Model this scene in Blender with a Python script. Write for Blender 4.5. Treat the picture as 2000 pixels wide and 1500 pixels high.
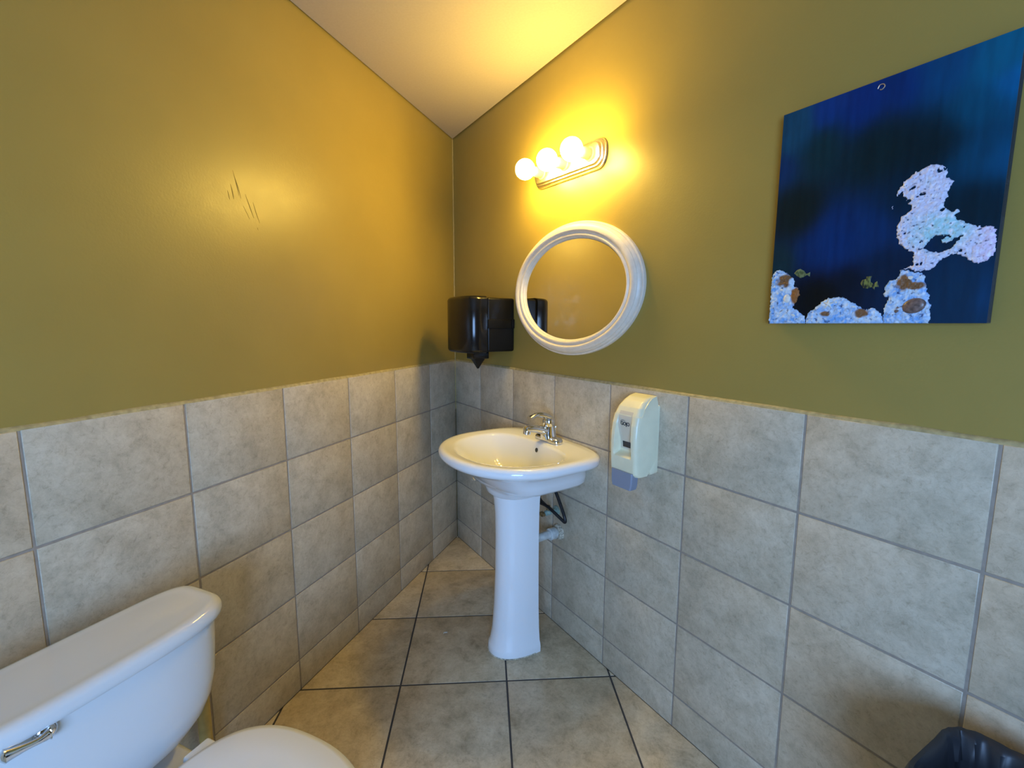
import bpy, bmesh, math, random
from math import sin, cos, pi, radians as R, sqrt, atan2
from mathutils import Vector, Matrix, noise
random.seed(7)
for o in list(bpy.data.objects): bpy.data.objects.remove(o)
SC = bpy.context.scene
COL = SC.collection

# ------------------------------------------------------------ the room's plan
# corner of the room at the origin; left wall runs along -y, right wall leaves it at an acute angle
ANG = R(51.85)
DR = Vector((sin(ANG), -cos(ANG), 0))      # along the right wall, away from the corner
NR = Vector((-cos(ANG), -sin(ANG), 0))     # out of the right wall into the room
TH = 0.3967                                # the floor tiles' direction
E1 = Vector((cos(TH), sin(TH), 0)); E2 = Vector((sin(TH), -cos(TH), 0))
CEIL = 2.425
TILE = 0.336; ROW = 0.2545; BOT = 0.1195; TOP = BOT + 4*ROW      # wall tiles
BACK = 4.30                                # distance of the back wall from the corner, along E2

# ------------------------------------------------------------ camera
cam_d = bpy.data.cameras.new('camera'); cam = bpy.data.objects.new('camera', cam_d); COL.objects.link(cam)
cam_d.sensor_fit = 'HORIZONTAL'; cam_d.sensor_width = 36.0; cam_d.lens = 887.3/2000*36; cam_d.clip_start = 0.02
def set_cam(loc, az, pitch, roll):
    a, p, r = R(az), R(pitch), R(roll)
    fw = Vector((cos(a)*cos(p), sin(a)*cos(p), sin(p))); rt = Vector((sin(a), -cos(a), 0)); up = rt.cross(fw)
    r2 = rt*cos(r)+up*sin(r); u2 = -rt*sin(r)+up*cos(r)
    m = Matrix((r2, u2, -fw)).transposed().to_4x4(); m.translation = loc
    cam.matrix_world = m
set_cam(Vector((1.2486, -2.5201, 1.3539)), 135-25.7893, -7.3398, 0.1881)
SC.camera = cam

# ------------------------------------------------------------ exposure, world, daylight
vs = SC.view_settings
vs.view_transform = 'Standard'; vs.look = 'None'; vs.gamma = 1.0; vs.use_curve_mapping = False
vs.exposure = 0.0
w = bpy.data.worlds.new('world'); SC.world = w; w.use_nodes = True
w.node_tree.nodes['Background'].inputs[0].default_value = (0.42, 0.62, 1.0, 1)
w.node_tree.nodes['Background'].inputs[1].default_value = 1.0
BULB = 150.0; BULB_COL = (1.0, 0.68, 0.125)
DAY = 97.0; DAY_COL = (0.35, 0.62, 1.15)
WIN_E, WIN_W, WIN_Z0, WIN_Z1 = -0.05, 1.10, 0.60, 1.90          # window in the back wall behind the camera
ld = bpy.data.lights.new('window_daylight', 'AREA'); ld.shape = 'RECTANGLE'; ld.size = WIN_W; ld.size_y = WIN_Z1-WIN_Z0
ld.energy = DAY; ld.color = DAY_COL
lo = bpy.data.objects.new('window_daylight', ld); COL.objects.link(lo)
lo.matrix_world = Matrix.Translation(E1*WIN_E + E2*(BACK+0.12) + Vector((0, 0, (WIN_Z0+WIN_Z1)/2))) @ Matrix((E1, Vector((0,0,1)), E2)).transposed().to_4x4()

# ------------------------------------------------------------ materials
def lin(c):
    return tuple(((x/255)/12.92 if x/255 <= .04045 else ((x/255+.055)/1.055)**2.4) for x in c)
def mat(name, col=(.8,.8,.8), rough=.5, metal=0, coat=0, emit=None, spec=.5, trans=0, ior=1.45, sheen=0):
    m = bpy.data.materials.new(name); m.use_nodes = True
    b = m.node_tree.nodes['Principled BSDF']
    b.inputs['Base Color'].default_value = (*col, 1); b.inputs['Roughness'].default_value = rough
    b.inputs['Metallic'].default_value = metal; b.inputs['Coat Weight'].default_value = coat
    b.inputs['Specular IOR Level'].default_value = spec; b.inputs['Transmission Weight'].default_value = trans
    b.inputs['IOR'].default_value = ior
    if emit:
        b.inputs['Emission Color'].default_value = (*emit[0], 1); b.inputs['Emission Strength'].default_value = emit[1]
    return m
def nd(m, t, **kw):
    n = m.node_tree.nodes.new(t)
    for k, v in kw.items():
        if k in n.inputs: n.inputs[k].default_value = v
        else: setattr(n, k, v)
    return n
def lk(m, a, b): m.node_tree.links.new(a, b)
def bs(m): return m.node_tree.nodes['Principled BSDF']
def ramp(m, fac, stops):
    r = nd(m, 'ShaderNodeValToRGB'); e = r.color_ramp.elements
    while len(e) < len(stops): e.new(.5)
    for i, (p, c) in enumerate(stops): e[i].position = p; e[i].color = (*c, 1)
    lk(m, fac, r.inputs[0]); return r.outputs[0]
def mixc(m, fac, a, b, mode='MIX'):
    x = nd(m, 'ShaderNodeMix', data_type='RGBA', blend_type=mode)
    for s, v in ((x.inputs[0], fac), (x.inputs[6], a), (x.inputs[7], b)):
        if isinstance(v, bpy.types.NodeSocket): lk(m, v, s)
        elif isinstance(v, (int, float)): s.default_value = v
        else: s.default_value = (*v, 1)
    return x.outputs[2]
def bump(m, h, strength, dist=.001):
    b = nd(m, 'ShaderNodeBump'); b.inputs['Strength'].default_value = strength; b.inputs['Distance'].default_value = dist
    lk(m, h, b.inputs['Height']); lk(m, b.outputs[0], bs(m).inputs['Normal'])
def speckle(m, scale, lo_, hi_, strength=.15, base=None):
    """small procedural variation of a plain material's colour"""
    base = base or bs(m).inputs['Base Color'].default_value[:3]
    tc = nd(m, 'ShaderNodeTexCoord'); n = nd(m, 'ShaderNodeTexNoise', Scale=scale, Detail=4)
    lk(m, tc.outputs['Object'], n.inputs['Vector'])
    c = ramp(m, n.outputs['Fac'], [(.3, tuple(x*lo_ for x in base)), (.7, tuple(min(1, x*hi_) for x in base))])
    lk(m, c, bs(m).inputs['Base Color'])
    if strength: bump(m, n.outputs['Fac'], strength)
    return m

# wall paint: olive, eggshell
def paint_mat():
    m = mat('olive_eggshell_paint', rough=.42)
    tc = nd(m, 'ShaderNodeTexCoord')
    n = nd(m, 'ShaderNodeTexNoise', Scale=3.0, Detail=3); lk(m, tc.outputs['Object'], n.inputs['Vector'])
    lk(m, ramp(m, n.outputs['Fac'], [(.25, PAINT_A), (.75, PAINT_B)]), bs(m).inputs['Base Color'])
    f = nd(m, 'ShaderNodeTexNoise', Scale=170.0, Detail=4); lk(m, tc.outputs['Object'], f.inputs['Vector'])
    bump(m, f.outputs['Fac'], .22, .0012)
    r = nd(m, 'ShaderNodeTexNoise', Scale=25.0, Detail=3); lk(m, tc.outputs['Object'], r.inputs['Vector'])
    mr = nd(m, 'ShaderNodeMapRange'); mr.inputs[3].default_value = .30; mr.inputs[4].default_value = .42
    lk(m, r.outputs['Fac'], mr.inputs[0]); lk(m, mr.outputs[0], bs(m).inputs['Roughness'])
    return m
PAINT_A = (.300, .220, .052); PAINT_B = (.335, .248, .060)
M_paint = paint_mat()
M_ceil = speckle(mat('ceiling_paint', (.37, .325, .28), .75), 120, .97, 1.03, .2)
def tile_mat(name, c0, c1, c2, rough, sc=1.0):
    m = mat(name, rough=rough)
    tc = nd(m, 'ShaderNodeTexCoord'); g = nd(m, 'ShaderNodeNewGeometry')
    off = nd(m, 'ShaderNodeVectorMath', operation='SCALE'); cx = nd(m, 'ShaderNodeCombineXYZ')
    lk(m, g.outputs['Random Per Island'], cx.inputs[0]); lk(m, g.outputs['Random Per Island'], cx.inputs[2])
    lk(m, cx.outputs[0], off.inputs[0]); off.inputs['Scale'].default_value = 37.0
    ad = nd(m, 'ShaderNodeVectorMath', operation='ADD'); lk(m, tc.outputs['Object'], ad.inputs[0]); lk(m, off.outputs[0], ad.inputs[1])
    n1 = nd(m, 'ShaderNodeTexNoise', Scale=13*sc, Detail=10, Roughness=.74, Distortion=.25)
    n2 = nd(m, 'ShaderNodeTexNoise', Scale=70*sc, Detail=8, Roughness=.8, Distortion=.6)
    n3 = nd(m, 'ShaderNodeTexNoise', Scale=2.2*sc, Detail=2)
    for n in (n1, n2, n3): lk(m, ad.outputs[0], n.inputs['Vector'])
    a = ramp(m, n1.outputs['Fac'], [(.32, c0), (.50, c1), (.68, c2)])
    v = ramp(m, n2.outputs['Fac'], [(.33, (.66,.62,.57)), (.46, (.93,.92,.91)), (.60, (1.04,1.04,1.04))])
    c = mixc(m, .8, a, v, 'MULTIPLY')
    t = ramp(m, n3.outputs['Fac'], [(.3, (.95,.92,.88)), (.7, (1.0,1.0,1.0))])
    c = mixc(m, 1.0, c, t, 'MULTIPLY')
    lk(m, c, bs(m).inputs['Base Color'])
    bump(m, n2.outputs['Fac'], .12, .001)
    return m
M_tile = tile_mat('greige_wall_tile', (.42,.370,.270), (.55,.488,.365), (.64,.58,.45), .33)
M_ftile = tile_mat('beige_floor_tile', (.40,.325,.205), (.60,.50,.335), (.72,.63,.45), .36, .9)
M_grout = speckle(mat('taupe_wall_grout', (.31,.265,.215), .85), 60, .88, 1.1, .3)
def fgrout():
    m = mat('dark_floor_grout', rough=.85)
    tc = nd(m, 'ShaderNodeTexCoord'); n = nd(m, 'ShaderNodeTexNoise', Scale=2.1, Detail=4)
    lk(m, tc.outputs['Object'], n.inputs['Vector'])
    lk(m, ramp(m, n.outputs['Fac'], [(.35, (.045,.042,.045)), (.62, (.075,.068,.062)), (.78, (.25,.21,.16))]), bs(m).inputs['Base Color'])
    return m
M_fgrout = fgrout()
M_edge = speckle(mat('painted_grout_edge', (.40,.34,.17), .6), 70, .75, 1.2, .5)
M_por = mat('white_porcelain', (.86, .88, .88), .07, coat=.5)
M_lid = mat('white_plastic', (.78, .79, .78), .2)
M_chrome = mat('chrome', (.72, .72, .72), .09, 1)
M_chromed = mat('chrome_dark', (.35, .35, .35), .2, 1)
M_black = speckle(mat('black_gloss_plastic', (.006, .006, .007), .16), 40, .8, 1.2, 0)
M_black2 = mat('black_satin_plastic', (.005, .005, .005), .34, spec=.3)
M_frame = speckle(mat('white_frame_paint', (.72, .65, .54), .38), 50, .94, 1.04, .05)
M_mirror = mat('mirror_silver', (.86, .86, .84), .015, 1)
M_nickel = speckle(mat('brushed_nickel', (.62, .56, .48), .33, 1), 90, .9, 1.1, 0)
M_socket = mat('socket_sleeve', (.60, .42, .24), .4)
M_bulb = mat('frosted_bulb_glass', (1, .95, .85), .5, emit=(BULB_COL, BULB))
M_cream = speckle(mat('cream_abs_plastic', (.80, .77, .54), .28), 30, .97, 1.03, 0)
M_recess = mat('beige_panel_plastic', (.66, .61, .48), .4)
M_lever = mat('grey_blue_plastic', (.25, .28, .35), .4)
M_smoke = mat('smoked_window', (.02, .022, .025), .12)
M_ink = mat('dark_ink', (.02, .03, .04), .5)
M_rubber = mat('black_rubber', (.012, .012, .014), .38)
M_pvc = speckle(mat('aged_white_pvc', (.62, .64, .60), .4), 60, .75, 1.1, .2)
M_brass = speckle(mat('corroded_brass', (.30, .22, .10), .5, .6), 120, .4, 1.5, .4)
M_verdi = speckle(mat('green_verdigris', (.30, .42, .36), .6), 120, .6, 1.3, .5)
M_plaster = speckle(mat('crumbled_plaster', (.55, .50, .38), .9), 150, .4, 1.3, 1)
M_yellow = speckle(mat('yellowed_pipe_paint', (.48, .36, .12), .5), 30, .85, 1.1, .1)
M_bag = mat('black_liner_film', (.020, .022, .027), .42)
M_bin = mat('dark_bin_plastic', (.02, .02, .022), .4)
M_white = mat('white_trim_paint', (.75, .75, .72), .5)
M_glass = bpy.data.materials.new('window_glass'); M_glass.use_nodes = True
_t = M_glass.node_tree; _t.nodes.remove(_t.nodes['Principled BSDF'])
_a = _t.nodes.new('ShaderNodeBsdfTransparent'); _b = _t.nodes.new('ShaderNodeBsdfGlossy'); _b.inputs['Roughness'].default_value = .02
_m = _t.nodes.new('ShaderNodeMixShader'); _m.inputs[0].default_value = .05
_t.links.new(_a.outputs[0], _m.inputs[1]); _t.links.new(_b.outputs[0], _m.inputs[2]); _t.links.new(_m.outputs[0], _t.nodes['Material Output'].inputs[0])
M_paper = mat('white_paper', (.8, .78, .72), .8)
M_scuff = mat('dark_scuff', (.185, .13, .028), .8, spec=.2)
M_wood = mat('dark_canvas_side', (.02, .05, .10), .35)

# ------------------------------------------------------------ helpers
def mk(name, verts, faces, m, parent=None, smooth=40, loc=None, rotz=0, mats=None, fm=None):
    me = bpy.data.meshes.new(name); me.from_pydata([tuple(v) for v in verts], [], faces)
    me.materials.append(m)
    for x in (mats or []): me.materials.append(x)
    if fm:
        for p, i in zip(me.polygons, fm): p.material_index = i
    b = bmesh.new(); b.from_mesh(me); bmesh.ops.recalc_face_normals(b, faces=b.faces); b.to_mesh(me); b.free()
    if smooth:
        me.polygons.foreach_set('use_smooth', [True]*len(me.polygons)); me.set_sharp_from_angle(angle=R(smooth))
    o = bpy.data.objects.new(name, me); COL.objects.link(o)
    if parent: o.parent = parent
    if loc is not None: o.location = loc; o.rotation_euler = (0, 0, rotz)
    return o
class G:
    """collects shapes for ONE mesh"""
    def __init__(s): s.v = []; s.f = []
    def add(s, v, f, mtx=None):
        n = len(s.v); s.v += [tuple(mtx @ Vector(p)) if mtx else tuple(p) for p in v]; s.f += [tuple(i+n for i in q) for q in f]; return s
    def loft(s, rings, cap0=True, cap1=True, closed=True, mtx=None):
        n = len(rings[0]); v = [p for r in rings for p in r]; f = []
        for i in range(len(rings)-1):
            for j in range(n if closed else n-1):
                k = (j+1) % n; f.append((i*n+j, i*n+k, (i+1)*n+k, (i+1)*n+j))
        if cap0: f.append(tuple(range(n))[::-1])
        if cap1: f.append(tuple((len(rings)-1)*n+j for j in range(n)))
        return s.add(v, f, mtx)
    def lathe(s, prof, seg=32, mtx=None):      # prof: (r, z)
        return s.loft([[(r*cos(2*pi*j/seg), r*sin(2*pi*j/seg), z) for j in range(seg)] for r, z in prof], mtx=mtx)
    def tube(s, pts, rad, seg=14, sub=6):
        P = smooth_path([Vector(p) for p in pts], sub); n = len(P)
        rr = rad if isinstance(rad, (list, tuple)) else [rad]*2
        rings = []; up = Vector((0, 0, 1)); prev = None
        for i, p in enumerate(P):
            t = (P[min(i+1, n-1)]-P[max(i-1, 0)]).normalized()
            x = prev if prev is not None else (up if abs(t.z) < .9 else Vector((1, 0, 0)))
            x = (x - t*x.dot(t)).normalized(); prev = x; y = t.cross(x)
            q = i/(n-1)*(len(rr)-1); k = min(int(q), len(rr)-2); r = rr[k]+(rr[k+1]-rr[k])*(q-k)
            rings.append([tuple(p + x*r*cos(2*pi*j/seg) + y*r*sin(2*pi*j/seg)) for j in range(seg)])
        return s.loft(rings)
    def box(s, x0, x1, y0, y1, z0, z1, bev=0, seg=2, mtx=None):
        b = bmesh.new(); bmesh.ops.create_cube(b, size=1)
        for q in b.verts: q.co = Vector(((x0+x1)/2+q.co.x*(x1-x0), (y0+y1)/2+q.co.y*(y1-y0), (z0+z1)/2+q.co.z*(z1-z0)))
        if bev: bmesh.ops.bevel(b, geom=list(b.edges), offset=bev, segments=seg, affect='EDGES', profile=.5)
        b.verts.index_update(); s.add([q.co[:] for q in b.verts], [[q.index for q in f.verts] for f in b.faces], mtx); b.free(); return s
    def out(s, name, m, parent=None, **k): return mk(name, s.v, s.f, m, parent, **k)
def smooth_path(P, sub):
    if len(P) < 3 or sub < 2: return P
    out = []
    for i in range(len(P)-1):
        a, b, c, d = P[max(i-1, 0)], P[i], P[i+1], P[min(i+2, len(P)-1)]
        for k in range(sub):
            t = k/sub
            out.append(.5*((2*b)+(c-a)*t+(2*a-5*b+4*c-d)*t*t+(3*b-a-3*c+d)*t**3))
    return out+[P[-1]]
def sup(hw, hf, hb, nf=2.2, nb=2.2, cx=0, cy=0, z=0, seg=72):
    r = []
    for j in range(seg):
        t = 2*pi*j/seg; c, q = cos(t), sin(t); n = nf if q >= 0 else nb
        r.append((cx+hw*math.copysign(abs(c)**(2/n), c), cy+(hf if q >= 0 else hb)*math.copysign(abs(q)**(2/n), q), z))
    return r
def AX(d, o=(0,0,0)):      # matrix that sends local z to direction d, at o
    return Matrix.Translation(Vector(o)) @ Vector(d).to_track_quat('Z', 'Y').to_matrix().to_4x4()
def thing(name, label, cat, loc=(0,0,0), rotz=0, group=None):
    o = bpy.data.objects.new(name, None); o.empty_display_size = .05; COL.objects.link(o)
    o.location = loc; o.rotation_euler = (0, 0, rotz); tag(o, label, cat, group); return o
def tag(o, label, cat, group=None):
    o['label'] = label; o['category'] = cat
    if group: o['group'] = group
    return o
def struct(o, label=None):
    o['kind'] = 'structure'
    if label: o['label'] = label
    return o
RW = atan2(DR.y*-1, DR.x*-1)               # local x runs towards the corner, local y out of the right wall
def rloc(a, d=0, z=0): return DR*a + NR*d + Vector((0, 0, z))

# ------------------------------------------------------------ room shell
LL = BACK/cos(TH)                          # length of the left wall
LRW = BACK/DR.dot(E2)                      # length of the right wall
pA = Vector((0, 0, 0)); pB = Vector((0, -LL, 0)); pC = DR*LRW
def slab(name, p, q, out_n, z0, z1, t, m):
    n = out_n*t
    v = [p, q, q+n, p+n]; z = Vector((0, 0, 1))
    vv = [a+z*z0 for a in v]+[a+z*z1 for a in v]
    return struct(mk(name, vv, [(0,1,2,3), (4,5,6,7), (0,1,5,4), (1,2,6,5), (2,3,7,6), (3,0,4,7)], m, smooth=0))
tl = .009                                  # the tiles stand this far proud of the painted wall
wl = slab('wall_left', Vector((-tl, .02, 0)), Vector((-tl, -LL-.1, 0)), Vector((-1, 0, 0)), -.1, CEIL+.1, .1, M_paint)
wl['label'] = 'olive painted left wall above tile, with faint scuffs'
wr = slab('wall_right', -NR*tl-DR*.02, pC-NR*tl+DR*.1, -NR, -.1, CEIL+.1, .1, M_paint)
wr['label'] = 'olive painted right wall holding the mirror, lamp and painting'
# back wall (behind the camera) with its window opening
def back_pt(e, z, off=0): return E1*e + E2*(BACK+off) + Vector((0, 0, z))
eB = pB.dot(E1)-.1; eC = pC.dot(E1)+.1
g = G()
def bbox(e0, e1, z0, z1, o0=0, o1=.1):
    v = [back_pt(e, z, o) for o in (o0, o1) for z in (z0, z1) for e in (e0, e1)]
    g.add(v, [(0,1,3,2), (4,5,7,6), (0,1,5,4), (2,3,7,6), (0,2,6,4), (1,3,7,5)])
w0, w1 = WIN_E-WIN_W/2, WIN_E+WIN_W/2
bbox(eB, w0, -.1, CEIL+.1); bbox(w1, eC, -.1, CEIL+.1); bbox(w0, w1, -.1, WIN_Z0); bbox(w0, w1, WIN_Z1, CEIL+.1)
struct(g.out('wall_back', M_paint, smooth=0))
wn = struct(bpy.data.objects.new('window_1', None)); COL.objects.link(wn)
g = G()
for (a, b, c, d) in ((w0, w1, WIN_Z0, WIN_Z0+.05), (w0, w1, WIN_Z1-.05, WIN_Z1), (w0, w0+.05, WIN_Z0+.05, WIN_Z1-.05), (w1-.05, w1, WIN_Z0+.05, WIN_Z1-.05)): bbox(a, b, c, d, .02, .08)
g.out('window_frame', M_white, wn, smooth=0)
g = G(); bbox(w0+.05, w1-.05, WIN_Z0+.05, WIN_Z1-.05, .047, .053); g.out('pane', M_glass, wn, smooth=0)
# floor and ceiling
def clip(o, z=False):
    b = bmesh.new(); b.from_mesh(o.data)
    for p, n in ((Vector((0,0,0)), Vector((-1,0,0))), (Vector((0,0,0)), -NR), (E2*BACK, E2)):
        bmesh.ops.bisect_plane(b, geom=b.verts[:]+b.edges[:]+b.faces[:], plane_co=p, plane_no=n, clear_outer=True)
    b.to_mesh(o.data); b.free(); return o
def tile_box(g, o, ex, ey, ez, w, h, t, bev=.0015):
    """one tile: origin o (corner), spans w along ex, h along ey, rises t along ez with softened edges"""
    def ring(i, k): return [o+ex*i+ey*i+ez*k, o+ex*(w-i)+ey*i+ez*k, o+ex*(w-i)+ey*(h-i)+ez*k, o+ex*i+ey*(h-i)+ez*k]
    g.loft([ring(0, 0), ring(0, t-bev), ring(bev*.4, t-bev*.35), ring(bev*1.3, t)], cap0=False)
FS = .4029; FO = Vector((.0283, -.4403, 0)); J = .0065
g = G()
for i in range(-8, 12):
    for j in range(-4, 12):
        o = FO+E1*(i*FS+J/2)+E2*(j*FS+J/2); o.z = -.006
        c = o+(E1+E2)*FS/2
        if c.x < -.4 or c.dot(NR) < -.4 or c.dot(E2) > BACK+.4: continue
        tile_box(g, o, E1, E2, Vector((0,0,1)), FS-J, FS-J, .006)
n_t = len(g.f)
P3 = [pA+Vector((-.3,.6,0)), pB+Vector((-.3,-.3,0)), pC+DR*.3+E2*.3]
g.loft([[p+Vector((0,0,-.06)) for p in P3], [p+Vector((0,0,-.0016)) for p in P3]])
fl = g.out('floor', M_ftile, mats=[M_fgrout], fm=[0]*n_t+[1]*(len(g.f)-n_t))
clip(fl); struct(fl, 'beige stone-look floor tiles with dark grout')
g = G(); g.loft([[p+Vector((0,0,CEIL)) for p in P3], [p+Vector((0,0,CEIL+.08)) for p in P3]])
ce = g.out('ceiling', M_ceil, smooth=0); clip(ce); struct(ce, 'flat off-white ceiling')

# tiled wainscots: real tiles on a grout bed
def wainscot(name, along, nrm, first, length, label):
    g = G(); up = Vector((0,0,1)); j = .006
    xs = [0, first*TILE]
    while xs[-1] < length: xs.append(xs[-1]+TILE)
    xs[-1] = length
    zs = [.002, BOT]+[BOT+ROW*k for k in range(1, 5)]
    for i in range(len(xs)-1):
        for k in range(5):
            x0 = xs[i]+(j/2 if i else .002); x1 = xs[i+1]-j/2; z0 = zs[k]+(j/2 if k else 0); z1 = zs[k+1]-(j/2 if k < 4 else 0)
            if x1-x0 < .02: continue
            tile_box(g, along*x0+nrm*(-tl)+up*z0, along, up, nrm, x1-x0, z1-z0, tl, .0016)
    n = len(g.f)
    r = lambda d, z: [nrm*(-tl)+up*z, along*length+nrm*(-tl)+up*z, along*length+nrm*d+up*z, nrm*d+up*z]
    g.loft([r(-.0019, .0), r(-.0019, TOP-.001)])
    o = g.out(name, M_tile, mats=[M_grout], fm=[0]*n+[1]*(len(g.f)-n)); return struct(o, label)
wainscot('trim_1', Vector((0,-1,0)), Vector((1,0,0)), .9364, LL-.01, 'greige tile wainscot along the left wall')
wainscot('trim_2', DR, NR, .951, LRW-.01, 'greige tile wainscot along the right wall')
# uneven painted grout band along the top of the tiles
def topband(name, along, nrm, length):
    rings = []; n = int(length/.02); up = Vector((0,0,1))
    for i in range(n+1):
        p = along*(length*i/n)
        a = noise.noise(p*6+Vector((3,1,0)))*.0022+noise.noise(p*28)*.0011
        h = .0085+a; d = -.0012+a*.3
        rings.append([p+nrm*(-tl-.001)+up*(TOP-.002), p+nrm*d+up*(TOP-.001), p+nrm*(d-.0008)+up*(TOP+h*.45), p+nrm*(-tl+.002)+up*(TOP+h), p+nrm*(-tl-.001)+up*(TOP+h+.001)])
    g = G(); g.loft(rings); return struct(g.out(name, M_edge, smooth=60))
topband('trim_3', Vector((0,-1,0)), Vector((1,0,0)), LL-.02)
topband('trim_4', DR, NR, LRW-.02)
# caulk bead up the corner
g = G(); c = (Vector((1,0,0))+NR*1.0).normalized()
bis = (DR+Vector((0,-1,0))).normalized()
g.tube([bis*.0035+Vector((0,0,z)) for z in (TOP-.30, TOP-.26, TOP-.1, TOP)], .0022, 8, 1)
g.tube([bis*(-.013)+Vector((0,0,z)) for z in (TOP, CEIL)], .0032, 8, 1)
M_caulk = speckle(mat('ochre_caulk', (.36, .27, .08), .5), 40, .9, 1.1, .1)
struct(g.out('trim_5', M_caulk), 'thin caulk line up the corner between the two walls')
# scuffs on the left wall
g = G()
for (y0, z0, y1, z1, w_) in ((1.450,1.811,1.434,1.742,.0022), (1.461,1.768,1.452,1.727,.0026), (1.410,1.752,1.387,1.686,.0024), (1.385,1.734,1.365,1.675,.0022),
                         (1.420,1.715,1.403,1.680,.0016), (1.473,1.747,1.465,1.723,.0018), (1.443,1.790,1.428,1.735,.0018), (1.375,1.66,1.371,1.652,.0016)):
    n = 7; L_, R_ = [], []
    for i in range(n):
        t = i/(n-1); y = y0+(y1-y0)*t+sin(t*3+y0*50)*.0012; z = z0+(z1-z0)*t; ww = w_*sin(pi*(.08+.84*t))*.6
        L_.append((-tl+.0002, -y-ww, z)); R_.append((-tl+.0002, -y+ww, z))
    g.loft([[L_[i], R_[i], (R_[i][0]-.0006, R_[i][1], R_[i][2]), (L_[i][0]-.0006, L_[i][1], L_[i][2])] for i in range(n)])
sc = g.out('scuff_mark', M_scuff, wl, smooth=0)

# ------------------------------------------------------------ pedestal sink
SA = 1.045
sink = thing('pedestal_sink', 'white porcelain pedestal sink with chrome faucet, standing against the right wall', 'sink', rloc(SA, .001), RW)
Y0 = .25; g = G()
def sr(hw, hf, hb, z, nf=2.15, nb=4.0, y=Y0): return sup(hw, hf, hb, nf, nb, 0, y, z, 96)
g.loft([sr(.018,.018,.018,.705,2,2), sr(.05,.05,.045,.708,2,2), sr(.12,.105,.08,.722,2.1,2.2), sr(.175,.155,.105,.755,2.1,2.4), sr(.215,.19,.118,.80,2.1,2.6),
        sr(.238,.210,.124,.84,2.1,2.8), sr(.248,.219,.128,.860,2.1,2.9), sr(.256,.226,.133,.868,2.1,3), sr(.264,.233,.140,.8705,2.1,3),
        sr(.290,.255,.215,.8735,2.15,3.6), sr(.303,.266,.2425,.8745,2.15,4.2), sr(.313,.276,.2465,.870,2.15,4.6), sr(.319,.282,.248,.860,2.15,4.8), sr(.319,.282,.248,.849,2.15,4.8),
        sr(.313,.276,.248,.838,2.15,4.8), sr(.296,.260,.248,.831,2.15,4.8), sr(.262,.232,.248,.820,2.15,4.8), sr(.236,.200,.248,.80,2.15,4.8), sr(.222,.165,.248,.77,2.2,5.5),
        sr(.212,.130,.248,.745,2.2,6), sr(.202,.118,.247,.734,2.2,6), sr(.165,.108,.235,.724,2.2,5), sr(.130,.103,.20,.712,2.2,4), sr(.115,.10,.17,.695,2.2,4), sr(.106,.095,.14,.690,2.2,4)], True, True)
basin = g.out('basin', M_por, sink, smooth=50)
# overflow hole and drain
g = G(); g.lathe([(.0, 0), (.0098, 0), (.0098, .0020), (.0082, .0024), (.0082, .001), (0, .001)], 24, AX((0, 1, .14), (.005, .1255, .838)))
g.out('overflow_ring', M_chromed, basin)
g = G(); g.lathe([(0, 0), (.0082, 0), (.0082, .0021), (0, .0021)], 20, AX((0, 1, .14), (.005, .1255, .838))); g.out('overflow_hole', M_ink, basin)
g = G(); g.lathe([(.0, .704), (.022, .704), (.024, .711), (.018, .713), (0, .714)], 28, Matrix.Translation((0, Y0, 0))); g.out('drain', M_chrome, basin)
g = G()
rings = []
for (z, w_, h) in [(0,.100,.157), (.022,.101,.158), (.036,.099,.155), (.048,.094,.148), (.10,.088,.139), (.2,.0835,.131), (.34,.081,.1255), (.5,.080,.124), (.6,.081,.126), (.66,.085,.132), (.692,.090,.140)]:
    pts = []
    for j in range(49):
        t = pi*j/48; pts.append((.010+w_*math.copysign(abs(cos(t))**.92, cos(t)), .19+h*sin(t)**.95, z))
    pts += [(.010-w_, .165, z), (.010-w_+.012, .160, z), (.010-w_+.016, .185, z), (.010+w_-.016, .185, z), (.010+w_-.012, .160, z), (.010+w_, .165, z)]
    rings.append(pts)
g = G(); g.loft(rings); g.out('pedestal', M_por, sink, smooth=50)
g = G(); rings = [[(.010+(w_)*math.copysign(abs(cos(pi*j/48))**.92, cos(pi*j/48)), .19+(h)*sin(pi*j/48)**.95, z) for j in range(49)] for (w_, h, z) in ((.102,.159,.0), (.103,.160,.002), (.101,.158,.005), (.098,.154,.005), (.098,.154,.0))]
g.loft(rings, False, False, closed=False); g.out('caulk_bead', M_plaster, sink)
# faucet
fc = G(); DZ = .8745; FY = .068
def stad(hw, hh, z, y=FY, n=40):
    r = []
    for j in range(n):
        t = 2*pi*j/n; c, q = cos(t), sin(t); r.append(((hw-hh)*(1 if c > 0 else -1)*(1 if abs(c) > 1e-6 else 0)+hh*c, y+hh*q, z))
    return r
fc.loft([stad(.078,.026,DZ-.001), stad(.079,.027,DZ+.006), stad(.077,.025,DZ+.012), stad(.070,.020,DZ+.018), stad(.05,.012,DZ+.021)])
fc.loft([sup(.040,.034,.028,2.2,2.2,0,FY,DZ+.010,32), sup(.031,.034,.028,2.2,2.2,0,FY,DZ+.03,32), sup(.027,.028,.026,2,2,0,FY,DZ+.05,32), sup(.024,.024,.024,2,2,0,FY,DZ+.062,32)])
faucet = fc.out('faucet', M_chrome, sink, smooth=50)
g = G(); n = 14; rings = []
sp = smooth_path([Vector(p) for p in ((0,FY+.005,DZ+.036), (0,FY+.045,DZ+.050), (0,FY+.085,DZ+.059), (0,FY+.118,DZ+.061))], 6)
for i, p in enumerate(sp):
    t = i/(len(sp)-1); wx = .023-.006*t; hz = .020-.006*t
    rings.append([(wx*cos(2*pi*j/24), p.y, p.z+hz*sin(2*pi*j/24)) for j in range(24)])
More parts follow.
